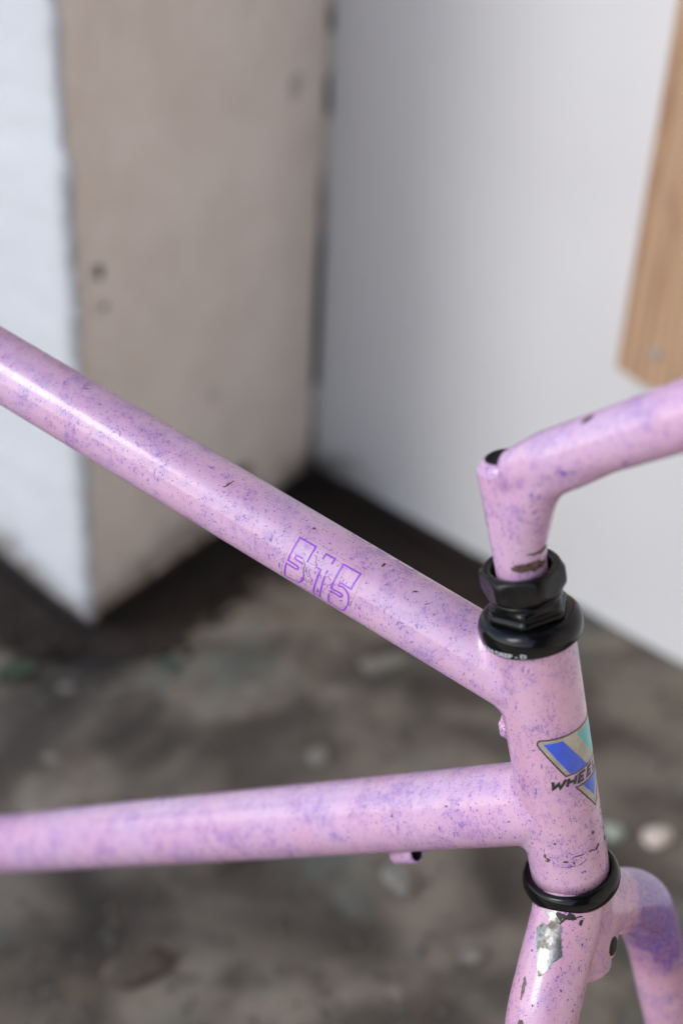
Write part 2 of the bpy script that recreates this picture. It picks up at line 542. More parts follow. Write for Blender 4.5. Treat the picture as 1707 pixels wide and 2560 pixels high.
# long white wall on the right
wall = bpy.data.objects.new('white_wall', None); wall.location = C2; COL.objects.link(wall)
tag(wall, 'smooth white rendered wall running from the inner corner to the right', 'wall')
ts = [.002, .01, .02, .04] + [.06 + .03 * i for i in range(25)] + [.9, 1.2, 1.6]
zz_ = [0.0, .006, .012] + [.03 + .03 * i for i in range(40)] + [1.5, 2.0, 2.75]
vv = []; ff = []
for z in zz_:
    for t in ts:
        vv.append(C2 + wd * t + n_wall * .002 * noise.noise(V((t * 7, z * 7, 9))) + V((0, 0, z if z > 0 else .004 * n1(t, 40, 4))))
for i in range(len(zz_) - 1):
    for j in range(len(ts) - 1):
        a = i * len(ts) + j; ff.append((a, a + 1, a + len(ts) + 1, a + len(ts)))
pyd('plaster_face', vv, ff, M['wall'], wall)
o_ = -n_wall * .012
vv = []; ff = []
for k in range(40):
    p = C2 + wd * (k * .04) + o_; q = C2 + wd * ((k + 1) * .04) + o_
    b = len(vv); vv += [p + V((0, 0, -.08)), q + V((0, 0, -.08)), q + V((0, 0, .012)), p + V((0, 0, .012))]; ff.append((b, b + 1, b + 2, b + 3))
pyd('footing', vv, ff, M['footing'], wall, smooth=False)

# unseen surroundings, open to the left; pale slab and warm wall added for bounce
def slab(name, pts, z0, z1, mat, label=None, cat=None):
    n = len(pts)
    vv = [V((x, y, z0)) for x, y in pts] + [V((x, y, z1)) for x, y in pts]
    ff = [tuple(range(n - 1, -1, -1)), tuple(range(n, 2 * n))] + [(i, (i + 1) % n, n + (i + 1) % n, n + i) for i in range(n)]
    o = pyd(name, vv, ff, mat, smooth=False)
    tag(o, kind='structure')
    return o


E_ = C2 + wd * 1.6
slab('roof', [(-.75, -1.75), (1.3,-1.75),(1.3,1.2), (-.2, 2.4), (-.75, 1.9)], 2.8, 2.9, simple('roof_boards', (.10, .075, .055), .8, var=.3, vs_=8))
slab('bounce_slab', [(-2.6, -1.74), (1.6, -1.74), (1.6, .22), (-2.6, .22)], -.04, .03, simple('pale_bounce_slab', (.76, .64, .53), .8, var=.12, vs_=3))  # unseen slab, added to bounce warm light up onto the shaded faces
slab('fill_wall', [(E_.x, E_.y), (E_.x + .15, E_.y), (E_.x + .15, -1.9), (E_.x, -1.9)], -.1, 2.78, M['warm_fill'])  # unseen wall, set close and pale to fill the shaded sides
slab('house_wall', [(-.15, -1.9), (E_.x - .003, -1.9), (E_.x - .003, -1.75), (-.15, -1.75)], -.1, 2.78, simple('dark_door_boards', (.13, .085, .06), .7, var=.3, vs_=6))

# wooden board fixed to the wall
def on_wall(t, z, off): return C2 + wd * t + n_wall * off + V((0, 0, z))


board = bpy.data.objects.new('wooden_board', None); board.location = on_wall(.45, .27, 0); COL.objects.link(board)
tag(board, 'pine board with an angled lower end screwed upright to the white wall', 'board')
outl = [(.3921, .2792), (.4232, .2737), (.58, .255), (.585, 1.6), (.3960, 1.6)]
vv = [on_wall(t, z, .022) for t, z in outl] + [on_wall(t, z, .002) for t, z in outl]
n = len(outl)
ff = [tuple(range(n)), tuple(range(2 * n - 1, n - 1, -1))] + [(i, n + i, n + (i + 1) % n, (i + 1) % n) for i in range(n)]
me = bpy.data.meshes.new('plank'); me.from_pydata([tuple(v) for v in vv], [], ff)
bm = bmesh.new(); bm.from_mesh(me)
bmesh.ops.recalc_face_normals(bm, faces=bm.faces)
bmesh.ops.bevel(bm, geom=bm.edges[:], offset=.0018, segments=2, affect='EDGES')
bm.to_mesh(me); bm.free()
link('plank', me, M['board'], board, smooth=False)
for (t, z) in ((.4308, .3081), (.55, .3081)):
    P = on_wall(t, z, .0205); Q = on_wall(t, z, .03)
    a_, b_ = lathe(P, Q, [(.0, .0052), (.0030, .0052), (.0040, .0044), (.0042, .0022), (.0030, .0018), (.0030, .0001)], 24)
    pyd('screw', a_, b_, M['zinc'], board)

# ------------------------------------------------------------------ bicycle frame
T = V((.08451, .42407, .52145)); B = V((.11319, .41296, .40629))
TA = V((.09059, .42203, .49379)); TB = V((-.13386, .55323, .55403))
DA = V((.10482, .41724, .44124)); DB = V((-.17016, .60253, .21824))
RH, RT, RD = .0159, .0146, .0168
HU, HE1, HE2, HL = frame(T, B)
tu = (TB - TA).normalized(); du = (DB - DA).normalized()
NQ = tu.cross(-HU).normalized()          # normal of the frame plane
if NQ.y > 0: NQ = -NQ                    # towards the viewer
FW = HU.cross(NQ).normalized()           # forwards
if FW.x < 0: FW = -FW
SEAT = TA + tu * .56; BB = DA + du * .60
DROP = BB + V((-.35, .235, 0)); DROP.z = .012

bike = bpy.data.objects.new('bicycle_frame', None); bike.location = V((DROP.x * .5, (T.y + DROP.y) / 2, 0)); COL.objects.link(bike)
tag(bike, 'pink purple-speckled bicycle frame with fork and stem but no wheels', 'bicycle frame')


def skirted_tube(P, u, r, L, fil, n=112, flare=None):
    """tube that starts with a brazed fillet on the head tube surface"""
    e1 = (V((0, 0, 1)) - u * u.z).normalized(); e2 = u.cross(e1)
    cols = []
    for k in range(n):
        a = 2 * math.pi * k / n
        o = e1 * math.cos(a) + e2 * math.sin(a)
        rr = r * (flare(0) if flare else 1)
        G = P + o * rr
        w0 = G - T; w0 = w0 - HU * w0.dot(HU); uu = u - HU * u.dot(HU)
        A = uu.dot(uu); Bq = 2 * w0.dot(uu); Cq = w0.dot(w0) - RH * RH
        D = Bq * Bq - 4 * A * Cq
        t = (-Bq + math.sqrt(max(D, 0))) / (2 * A)
        I = G + u * t
        nh = I - T; nh = (nh - HU * nh.dot(HU)).normalized()
        ot = o - nh * nh.dot(o); m = ot.length
        f = fil * (.25 + .75 * m)
        s = T + HU * ((I - T).dot(HU)) + nh * RH
        p2 = s + (ot.normalized() if m > 1e-4 else ot) * f * m
        q = p2 - T; hh = q.dot(HU); q = (q - HU * hh).normalized()
        p2 = T + HU * hh + q * (RH - .00012)
        p0 = I + u * f
        c = []
        for i in range(9):
            x = i / 8
            c.append(p2 * (1 - x) ** 2 + I * 2 * x * (1 - x) + p0 * x * x)
        base_t = t + f
        m2 = int(L / .006)
        for i in range(1, m2 + 1):
            x = i / m2
            tt = base_t + (L - base_t) * x
            c.append(P + u * tt + o * r * (flare(tt) if flare else 1))
        cols.append(c)
    rings = [[cols[k][i] for k in range(n)] for i in range(len(cols[0]))]
    return ring_mesh(rings, False)


a_, b_ = lathe(T, B, [(-.001, .012), (-.001, RH), (.0, RH)] + [(i * .004, RH) for i in range(1, 29)] + [(.1187, RH), (.1187, .012)], 128)
head = pyd('head_tube', a_, b_, M['head'], bike)
a_, b_ = skirted_tube(TA, tu, RT, .545, .0075)
top = pyd('top_tube', a_, b_, M['pink'], bike)
a_, b_ = skirted_tube(DA, du, RD, .585, .0050, flare=lambda t: 1.0)
down = pyd('down_tube', a_, b_, M['pink'], bike)
a_, b_ = tube_geo([SEAT + (SEAT - BB).normalized() * .03, SEAT, BB], .0143, 64)
pyd('seat_tube', a_, b_, M['pink'], bike)
a_, b_ = tube_geo([BB - NQ * .034, BB + NQ * .034], .020, 48)
pyd('bottom_bracket_shell', a_, b_, M['pink'], bike)
for sgn in (-1, 1):
    dp = DROP + NQ * .065 * sgn
    a_, b_ = tube_geo(catmull([BB + NQ * .02 * sgn + tu * .01, BB.lerp(DROP, .35) + NQ * .040 * sgn, dp], 8), [.0105] * 10 + [.0085] * 7, 32)
    pyd('chain_stay', a_, b_, M['pink'], bike)
    a_, b_ = tube_geo(catmull([SEAT + NQ * .016 * sgn - V((0, 0, .012)), SEAT.lerp(DROP, .4) + NQ * .045 * sgn, dp], 8), .0072, 32)
    pyd('seat_stay', a_, b_, M['pink'], bike)
    a_, b_ = tube_geo([dp - NQ * .0025, dp + NQ * .0025], .013, 24)
    pyd('dropout', a_, b_, M['pink'], bike)

# ---- headset
hs = bpy.data.objects.new('upper_headset', None); hs.parent = bike; hs.location = T - bike.location; COL.objects.link(hs)
cup = [(.0045, .0150), (.0042, .0175), (.0036, .0186), (.0022, .01915), (.0005, .0194), (-.0015, .01945), (-.0032, .0190), (-.0046, .0181), (-.0056, .0169), (-.0060, .0158), (-.0060, .0120)]
a_, b_ = lathe(T, B, cup, 128); pyd('bearing_cup', a_, b_, M['black'], hs)
race = [(-.0058, .0120, 1), (-.0058, .0150, 1), (-.0068, .0160, 1), (-.0082, .0160, 1), (-.0088, .0150, 1), (-.0092, .0146, 1), (-.0100, .0150, 1), (-.0112, .0150, .9), (-.0118, .0142, .5), (-.0122, .0134, 0), (-.0132, .0131, 0), (-.0136, .0136, 0), (-.0144, .0136, 0), (-.0148, .0126, 0), (-.0155, .0120, 0)]
a_, b_ = lathe(T, B, race, 120, turn=40); pyd('adjusting_race', a_, b_, M['black'], hs)
lock = [(-.0150, .0115, 0), (-.0150, .0138, 0), (-.0160, .0148, .2), (-.0172, .0160, .8), (-.0184, .0164, 1), (-.0228, .0164, 1), (-.0240, .0160, .9), (-.0250, .0148, .3), (-.0254, .0138, 0), (-.0254, .0116, 0), (-.0246, .0110, 0), (-.0200, .0109, 0)]
a_, b_ = lathe(T, B, lock, 120); pyd('locknut', a_, b_, M['black_dull'], hs)
low = [(.1184, .0150), (.1172, .0163), (.1166, .0172), (.1168, .0182), (.1178, .0191), (.1195, .0197), (.1215, .0199), (.1235, .0195), (.1252, .0185), (.1266, .0172), (.1272, .0158), (.1272, .0130)]
a_, b_ = lathe(T, B, low, 128); pyd('lower_headset_cup', a_, b_, M['black'], bike)


# stamped lettering round the upper cup
def cup_r(s):
    pr = sorted([(p[0], p[1]) for p in cup[1:-1]])
    return float(np.interp(s, [p[0] for p in pr], [p[1] for p in pr]))


def text_mesh(txt, size, shear=0.0, bold=0.0):
    c = bpy.data.curves.new('txt', 'FONT'); c.body = txt; c.size = size; c.shear = shear; c.offset = bold; c.resolution_u = 2
    o = bpy.data.objects.new('txt', c); COL.objects.link(o)
    dg = bpy.context.evaluated_depsgraph_get(); me = bpy.data.meshes.new_from_object(o.evaluated_get(dg))
    bpy.data.objects.remove(o); bpy.data.curves.remove(c)
    return me


me = text_mesh('ON DEEP - D', 2.35, bold=.07)
xs = [v.co.x for v in me.vertices]; x0, x1 = min(xs), max(xs)
for v in me.vertices:
    f_ = (v.co.x - x0) / (x1 - x0)
    th = rad(136 - 56 * f_); s = .0026 - v.co.y * .00115
    r = cup_r(s) + .00012
    v.co = T + HU * s + (HE1 * math.cos(th) + HE2 * math.sin(th)) * r
bmesh_ = bmesh.new(); bmesh_.from_mesh(me); bmesh_.to_mesh(me); bmesh_.free()
link('stamped_lettering', me, M['white_ink'], hs, smooth=False)


# ---- fork: crown and blades grown as one skin, then cut into parts
def voxel_union(parts, voxel, smooth_it):
    me = bpy.data.meshes.new('u'); bm = bmesh.new()
    for a, b in parts:
        vv = [bm.verts.new(p) for p in a]
        for f in b:
            bm.faces.new([vv[i] for i in f])
    bmesh.ops.recalc_face_normals(bm, faces=bm.faces)
    bm.to_mesh(me); bm.free()
    o = bpy.data.objects.new('u', me); COL.objects.link(o)
    m = o.modifiers.new('r', 'REMESH'); m.mode = 'VOXEL'; m.voxel_size = voxel
    s = o.modifiers.new('s', 'SMOOTH'); s.factor = .5; s.iterations = smooth_it
    dg = bpy.context.evaluated_depsgraph_get(); out = bpy.data.meshes.new_from_object(o.evaluated_get(dg))
    bpy.data.objects.remove(o)
    return out


def fk(h, q, f): return B + HU * h + NQ * q + FW * f


near_path = catmull([fk(-.002, 0, 0), fk(.012, .009, 0.001), fk(.028, .029, .0008), fk(.045, .0440, 0.0), (fk(.075, .053, 0.0)), fk(.12, .056, .002), fk(.25, .057, .014), fk(.395, .057, .040)], 10)
far_path = catmull([fk(.017, 0, 0), fk(.027, -.010, .001), fk(.040, -.029, .0025), fk(.060, -.050, .0035), fk(.090, -.060, .0035), fk(.13, -.062, .004), fk(.25, -.061, .014), fk(.395, -.057, .040)], 10)


def blade_radii(n): return [.0142 - .0056 * max(0, (i / n - .45)) / .55 for i in range(n)]


cut = 57
stub = tube_geo([fk(-.003, 0, 0), fk(.038, 0, 0)], .0148, 64)
lug = tube_geo([fk(.014, .004, .0), fk(.044, .007, .002)], [.0140, .0125], 48)
boss = tube_geo([fk(.033, -.001, .000), fk(.035, -.001, .0138)], [.0120, .0080], 48)
um = voxel_union([stub, lug, boss, tube_geo(near_path[:cut], blade_radii(len(near_path))[:cut], 48), tube_geo(far_path[:cut], blade_radii(len(far_path))[:cut], 48)], .0008, 9)
FORKBVH = BVHTree.FromPolygons([v.co.copy() for v in um.vertices], [tuple(p.vertices) for p in um.polygons])
co = np.empty(len(um.vertices) * 3); um.vertices.foreach_get('co', co); co = co.reshape(-1, 3)
nrm = np.empty(len(um.vertices) * 3); um.vertices.foreach_get('normal', nrm); nrm = nrm.reshape(-1, 3)
qv = (co - np.array(B)) @ np.array(NQ); hv = (co - np.array(B)) @ np.array(HU)
cls = np.zeros(len(co), int)
cls[(qv > .0165) | ((hv > .043) & (qv > 0))] = 1
cls[(qv < -.0165) | ((hv > .043) & (qv < 0))] = 2
pv = [tuple(p.vertices) for p in um.polygons]
for c_, nm in ((0, 'fork_crown'), (1, 'fork_blade'), (2, 'fork_blade')):
    fs_ = [f for f in pv if int(min(cls[list(f)])) == c_] if c_ == 0 else [f for f in pv if int(min(cls[list(f)])) == c_ and min(cls[list(f)]) > 0]
    used = sorted({i for f in fs_ for i in f}); mp = {i: k for k, i in enumerate(used)}
    vv = [tuple(co[i]) for i in used]; ff = [tuple(mp[i] for i in f) for f in fs_]
    nn = [tuple(nrm[i]) for i in used]
    if c_:                                            # straight lower end of the blade down to the ground
        pth, rr = (near_path, blade_radii(len(near_path))) if c_ == 1 else (far_path, blade_radii(len(far_path)))
        a2, b2 = tube_geo(pth[cut - 2:], rr[cut - 2:], 48)
        k0 = len(vv); vv += [tuple(p) for p in a2]; ff += [tuple(i + k0 for i in f) for f in b2]
    me = bpy.data.meshes.new(nm); me.from_pydata(vv, [], ff); me.update()
    o = link(nm, me, M['fork'], bike)
    me.normals_split_custom_set_from_vertices([n_ for n_ in nn] + [tuple(v.normal) for v in list(me.vertices)[len(nn):]])
    if c_ == 2:
        o.data.materials.clear()
        lc = [tuple(far_path[i] + V(off) - bike.location) for i, off in ((27, (.013, -.005, .005)), (33, (.018, -.004, 0)), (22, (.008, -.010, .004)))]
        o.data.materials.append(pink_paint('pink_far_blade_paint', -.03, dense=[(*lc[0], .034), (*lc[1], .034)], base=(.62, .335, .455)))
for pth, sg in ((near_path, 1), (far_path, -1)):
    e = pth[-1]
    a_, b_ = tube_geo([e - NQ * .003, e + NQ * .003], .011, 24)
    pyd('fork_end', a_, b_, M['fork'], bike)
# brake bolt hole in the crown
hc = fk(.0345, .0010, 0); hit = FORKBVH.ray_cast(hc + FW * .06, -FW)
HOLE = hit[0] if hit[0] else hc + FW * .018
a_, b_ = tube_geo([HOLE - FW * .004, HOLE + FW * .00020], [.0042, .0040], 28)
pyd('brake_bolt_hole', a_, b_, M['dark'], bike)
a_, b_ = lathe(HOLE - FW * .002, HOLE + FW * .01, [(.0014, .0041), (.0021, .0043), (.0020, .0048), (.0005, .0058)], 32)
pyd('hole_rim', a_, b_, M['fork'], bike)

# ---- stem
K = T - HU * .062                                    # elbow
XE = V((.11675, .39381, .62598)); K2 = V((.06865, .42567, .58396))
eu = (XE - K2).normalized()
st_axis0 = T - HU * .012; TOPC = T - HU * .0668
quill = tube_geo([st_axis0, T - HU * .03, T - HU * .055, TOPC], [.0096, .0096, .0100, .0102], 64)
ext_path = [K2 + eu * .002, K2 + eu * .019, K2 + eu * .045, K2 + eu * .068, K2 + eu * .10]
ext = tube_geo(ext_path, [.0078, .0104, .0107, .0113, .0118], 64)
gus = tube_geo(catmull([T - HU * .026 + FW * .0002, T - HU * .040 + FW * .0035, K2 + eu * .014 + HU * .0062, K2 + eu * .032 + HU * .0030, K2 + eu * .050 + HU * .0005], 6), [.0092] * 25, 40)
sm = voxel_union([quill, ext, gus], .0007, 45)
STEMBVH = BVHTree.FromPolygons([v.co.copy() for v in sm.vertices], [tuple(p.vertices) for p in sm.polygons])
stem = link('stem', sm, M['stem'], bike)
XC = K2 + eu * .112
a_, b_ = lathe(XC - NQ * .024, XC + NQ * .024, [(0, .0130), (0, .0165), (.002, .0172), (.046, .0172), (.048, .0165), (.048, .0130)], 64, closed=True)
pyd('handlebar_clamp', a_, b_, M['stem'], stem)
hp = TOPC - HU * .0006
a_, b_ = lathe(hp + HU * .004, hp, [(.0, .0001), (.0, .0062), (.0048, .0064)], 40)
a_, b_ = lathe(TOPC + HU * .0, TOPC - HU * .01, [(.0008, .0001), (.0010, .0054), (.0018, .0056), (.0022, .0066), (.0014, .0080), (-.0005, .0090)], 48)
bolt = pyd('expander_bolt_well', a_, b_, [M['dark'], M['stem']], stem)
mi = []
for p in bolt.data.polygons:
    k = p.index // 48
    mi.append(0 if k < 3 else 1)
bolt.data.polygons.foreach_set('material_index', mi)


# ------------------------------------------------------------------ decals and chips (thin skins on the tubes)
def cyl_map(P, Q, r0):
    u, e1, e2, L = frame(P, Q)
    def f(s_mm, th, off):
        a = rad(th)
        return P + u * (s_mm / 1000) + (e1 * math.cos(a) + e2 * math.sin(a)) * (r0 + off)
    return f


MAPS = {'top': (cyl_map(TA, TB, RT), RT * 1000), 'head': (cyl_map(T, B, RH), RH * 1000), 'down': (cyl_map(DA, DB, RD), RD * 1000)}


class Patch:
    def __init__(s, key): s.f, s.r = MAPS[key]; s.v = []; s.fc = []; s.mi = []
    def poly(s, pts, off, mi=0):
        """pts in (s_mm, theta_deg)"""
        flat = [V((p[0], rad(p[1]) * s.r, 0)) for p in pts]
        bm = bmesh.new(); vv = [bm.verts.new(p) for p in flat]
        for t in tessellate_polygon([flat]):
            try: bm.faces.new([vv[i] for i in t])
            except ValueError: pass
        for _ in range(5):
            lg = [e for e in bm.edges if abs(e.verts[0].co.y - e.verts[1].co.y) > 1.0]
            if not lg: break
            bmesh.ops.subdivide_edges(bm, edges=lg, cuts=1)
            bmesh.ops.triangulate(bm, faces=bm.faces)
        bm.verts.index_update()
        k = len(s.v)
        for v in bm.verts: s.v.append(s.f(v.co.x, math.degrees(v.co.y / s.r), off))
        for f in bm.faces: s.fc.append([k + v.index for v in f.verts]); s.mi.append(mi)
        bm.free()
    def stroke(s, pts, w, off, mi=0, closed=False):
        P = [V((p[0], rad(p[1]) * s.r)) for p in pts]
        Q = []
        n = len(P)
        for i in range(n if closed else n - 1):     # resample
            a, b = P[i], P[(i + 1) % n]; m = max(1, int(abs(a.y - b.y) / .8) + int((a - b).length / 4))
            for k in range(m): Q.append(a.lerp(b, k / m))
        if not closed: Q.append(P[-1])
        n = len(Q); L = []; R_ = []
        for i in range(n):
            a = Q[i - 1] if (i or closed) else None; b = Q[(i + 1) % n] if (i < n - 1 or closed) else None
            d1 = (Q[i] - a).normalized() if a is not None else None; d2 = (b - Q[i]).normalized() if b is not None else None
            if d1 is None: d1 = d2
            if d2 is None: d2 = d1
            n1_ = V((-d1.y, d1.x)); n2_ = V((-d2.y, d2.x)); m = n1_ + n2_
            m = m.normalized() if m.length > .2 else n1_
            k = min(1.8, 1 / max(.4, m.dot(n1_)))
            L.append(Q[i] + m * w / 2 * k); R_.append(Q[i] - m * w / 2 * k)
        k0 = len(s.v)
        for a, b in zip(L, R_):
            s.v.append(s.f(a.x, math.degrees(a.y / s.r), off)); s.v.append(s.f(b.x, math.degrees(b.y / s.r), off))
        for i in range(n if closed else n - 1):
            j = (i + 1) % n
            s.fc.append([k0 + 2 * i, k0 + 2 * i + 1, k0 + 2 * j + 1, k0 + 2 * j]); s.mi.append(mi)
    def build(s, name, mats, parent):
        o = pyd(name, s.v, s.fc, mats, parent, smooth=True)
        o.data.polygons.foreach_set('material_index', s.mi)
        return o


# number sticker on the top tube: 515
G5 = {
 'c1': [(77.57,-97), (77.57,-89.1), (78.71,-77.9), (80.25,-73.4), (81.91,-71.6), (83.83,-72.9), (83.78,-67.4), (78.72,-67.8), (78.4,-40.3), (86.11,-41.1), (86.18,-83.7), (81.74,-82.9), (80.82,-83.9), (80.9,-87.9), (81.72,-89.2), (86.3,-88.2)],
 'c2': [(86.29,-96), (85.97,-116.1), (80.22,-118.4), (78.74,-113.3), (78.06,-105.3), (77.81,-98.9)],
 'a1': [(99.19,-66.9), (99.2,-39.5), (106.64,-39.9), (106.79,-80.6), (102.5,-81.0), (101.65,-82.3), (101.65,-85.9), (102.39,-87.2), (106.98,-86.9), (106.8,-116.7), (100.33,-113.2), (99.12,-106.1), (98.38,-97.0), (98.53,-87.8)],
 'a2': [(100.62,-72.6), (104.47,-72.3), (104.45,-66.1), (101.49,-65.5)],
 'b1': [(94.33,-50.9), (94.18,-40.9), (90.06,-40.6), (90.21,-50.6)],
 'b2': [(95.44,-66.0), (92.98,-66.3), (92.88,-82.2), (93.09,-115.2), (90.04,-117.3), (89.96,-92.9), (90.33,-74.4)],
 'b3': [(90.44,-68.1), (90.33,-61.1)]}
FILM = [(108.4,-120.9), (108.56,-94.0), (108.3,-72.2), (108.28,-56.2), (108.4,-42.0), (107.97,-34.6), (106.91,-33.4), (99.76,-33.2), (90.47,-33.7), (80.48,-33.9), (77.67,-34.7), (76.64,-39.7), (76.46,-56.7), (76.32,-77.1), (76.23,-99.2), (76.86,-114.0), (78.49,-126.5), (83.1,-131)]
p = Patch('top')
for k in G5: p.stroke(G5[k], .72, .00010, 0)
p.build('number_decal', M['decal_purple'], top)
p = Patch('top')
p.stroke(FILM, .13, .00006, 0)
for c in ([(101.09,-65.3), (99.83,-72.1), (99.37,-82.8), (98.13,-90.4)], [(97.67,-91.1), (96.63,-98.1), (94.75,-93.6), (94.96,-87.6), (96.92,-81.9), (97.03,-74.5)], [(98.1,-52.3), (96.65,-52.2), (96.41,-59.5), (94.94,-64.1)], [(87.1,-91.6), (85.64,-88.6), (84.67,-93.6)], [(77.86,-95.8), (76.53,-93.9), (76.44,-84.3)]):
    cc = []
    for i in range(len(c) - 1):
        for k in range(4):
            x = k / 4; cc.append((c[i][0] * (1 - x) + c[i + 1][0] * x + random.uniform(-.22, .22), c[i][1] * (1 - x) + c[i + 1][1] * x + random.uniform(-1, 1)))
    cc.append(c[-1]); p.stroke(cc, .18, .00014, 1)
p.build('decal_film_edge', [M['film_edge'], M['crack']], top)
# the same sticker on the other side, only its lower border seen over the tube
p = Patch('top')
for k in G5: p.stroke([(x, 123 - 80 - (th + 80) if False else 62 - (th + 66)) for x, th in [(x_ - 17.5 + 0, t_) for x_, t_ in G5[k]]] if False else [(170.2 - x_ - 0, -th - 20.5) for x_, th in G5[k]], .45, .00010, 0)
p.build('number_decal', M['decal_purple'], top)
p = Patch('top')
p.stroke([(170.2 - x_, -th - 23.5) for x_, th in FILM], .13, .00006, 0)
p.build('decal_film_edge', M['film_edge'], top)


# head badge
def mir(pts): return [(s, 24.0 - th) for s, th in reversed(pts)]


p = Patch('head')
Lh = [(41.4, 83.5), (42.2, 86.6), (43.6, 87.2), (51.3, 72.0), (59.3, 55.8)]
upper = Lh + mir(Lh)
p.poly(upper, .00006, 0)
p.stroke(upper, .60, .00012, 1, closed=True)
tipL = [(66.0, 43.2), (80.2, 12.4)]
low_ = [(66.0, 43.2), (80.2, 12.0), (66.0, -19.2)]
p.poly(low_, .00006, 0)
p.stroke(low_, .60, .00012, 1, closed=True)
p.poly([(43.2, 79.0), (43.1, 52.6), (58.85, 18.5), (58.85, 48.8), (57.4, 51.8)], .00009, 2)
p.poly([(43.2, 29.5), (43.2, -55.0), (57.4, -27.5), (58.85, -24), (58.85, -3.0)], .00009, 3)
p.poly([(66.5, 32.0), (66.5, -8.0), (75.2, 12.0)], .00009, 2)
badge = p.build('head_badge', [M['decal_cream'], M['decal_black'], M['decal_blue'], M['decal_teal']], head)
# letters WHEELER, drawn as slanted bars in a 1 x 1 box
LET = {'W': ([[(0, 0), (.16, 1), (.5, .35), (.72, 1), (1, 0)]], 1.35), 'H': ([[(0, 0), (0, 1)], [(.85, 0), (.85, 1)], [(0, .5), (.85, .5)]], 1),
       'E': ([[(.8, 0), (0, 0), (0, 1), (.8, 1)], [(0, .5), (.65, .5)]], .95), 'L': ([[(0, 0), (0, 1), (.75, 1)]], .9),
       'R': ([[(0, 1), (0, 0), (.7, 0), (.8, .2), (.7, .48), (0, .48)], [(.35, .5), (.85, 1)]], 1)}
p = Patch('head')
th = 76.5
for ch in 'WHEELER':
    strokes, wd_ = LET[ch]
    wdeg = 13.2 * wd_
    for st in strokes:
        p.stroke([(60.75 + y * 3.45, th - x * wdeg + (y - .5) * 4.5) for x, y in st], 1.25, .00012, 0)
    th -= wdeg + 4.6
p.build('badge_lettering', M['decal_black'], head)
p = Patch('head')
F2 = [(53.31, 79.4), (55.32, 79.6), (57.83, 83.7), (61.67, 86.3), (64.21, 85.3), (66.0, 81.0), (66.96, 72.7), (68.52, 60.1), (70.29, 48.4), (72.63, 39.2), (76.03, 31.3), (81.6, 16)]
p.stroke(F2 + mir(F2), .12, .00005, 0)
p.build('decal_film_edge', M['film_edge'], head)


def blob(s, th, size, rk, seed, el=1.0, rot=0.0, n=14, rag=.35):
    """ragged outline round a point; size in mm"""
    out = []
    rnd = random.Random(seed)
    ph = rnd.random() * 10
    for i in range(n):
        a = 2 * math.pi * i / n
        r = size / 2 * (1 + rag * noise.noise(V((math.cos(a) * 1.6 + ph, math.sin(a) * 1.6, seed * .37))) * 1.6 + rnd.uniform(-.12, .12))
        x = r * math.cos(a) * el; y = r * math.sin(a) / el
        xx = x * math.cos(rot) - y * math.sin(rot); yy = x * math.sin(rot) + y * math.cos(rot)
        out.append((s + xx, th + math.degrees(yy / rk)))
    return out


def chips(key, items, name, mat, parent, off=.00013):
    p = Patch(key)
    for i, it in enumerate(items):
        s, th, sz = it[:3]; el = it[3] if len(it) > 3 else 1; rot = it[4] if len(it) > 4 else 0
        p.poly(blob(s, th, sz, p.r, i + len(items) * 3, el, rot), off)
    o = p.build(name, mat, parent)
    return o


hc_ = [(90.72,26.9,1.6), (99.13,23.8,1.7,1.2,1.2), (98.4,20.5,1.4), (98.27,36,1.1,.7), (98.8,31,1.0,.6,.4), (98.08,57.3,1.2,.45), (98.2,50.5,1.1,.45), (99.89,74.6,1.3,.7), (101.13,63.3,1.0,1.4), (97.8,103.7,1.5,1.2,.3), (99.2,99.5,1.5,1.1,-.4), (100.35,101.8,1.1,.7), (90.73,85.7,1.0), (91.37,68.6,.6), (102.42,79.3,.8,.4), (102.9,72,.8,.4), (102.6,66,.8,.4,.2), (102.41,53.5,1.0,.4,-.3), (101.6,47.5,.8,.4,-.5), (94.07,124.6,.8), (82.25,72.0,.6), (93.02,33.5,.5), (95.33,104.2,.5), (101.5,-14,2.2,1.3), (100.2,-4,1.8,1.2), (95.47,-4.9,1.4), (104.48,-17.5,1.8), (88,12,.9,1.3), (92.5,6,.8,1.4), (84.5,-2,.8,1.4)]
chips('head', hc_, 'paint_chips', M['chip'], head)['kind'] = 'stuff'
chips('top', [(116.79,-67.3,.55), (80.45,-94.3,.6), (77.4,-17.8,.5), (56.89,-20.4,1.15,.62,1.0), (35.59,2.9,.75,.8), (45.74,-36.4,.7), (50.25,-27.5,.9,.35,.7), (220.51,-7.1,1.4,.4,.9), (143.72,-23.5,1.7,.4,.3), (153.91,-14.0,1.0,.5,.2), (104.35,-14.7,1.25,.85)], 'paint_chips', M['chip'], top)['kind'] = 'stuff'
chips('top', [(104.35,-14.7,.72,.85), ], 'bare_spot', M['steel'], top, .0002)
chips('top', [(73.24,-7.8,1.35,.62,.1)], 'rust_spot', M['rust'], top)
chips('down', [(14.22,-82.9,.75,1.2), (44.29,-55.6,.95,1.5), (74.52,-63.2,1.0), (50.5,-85.3,.9,.5,.6), (335.58,15,3.4,.8)], 'paint_chips', M['chip'], down)['kind'] = 'stuff'
M['drop'] = simple('purple_paint_drop', (.09, .05, .42), .3, coat=.5)
chips('down', [(31.67,-60,.72,1.1), (22.54,-70.1,.62,1.2), (14.33,-60.5,.5,1.2)], 'paint_drops', M['drop'], down)['kind'] = 'stuff'

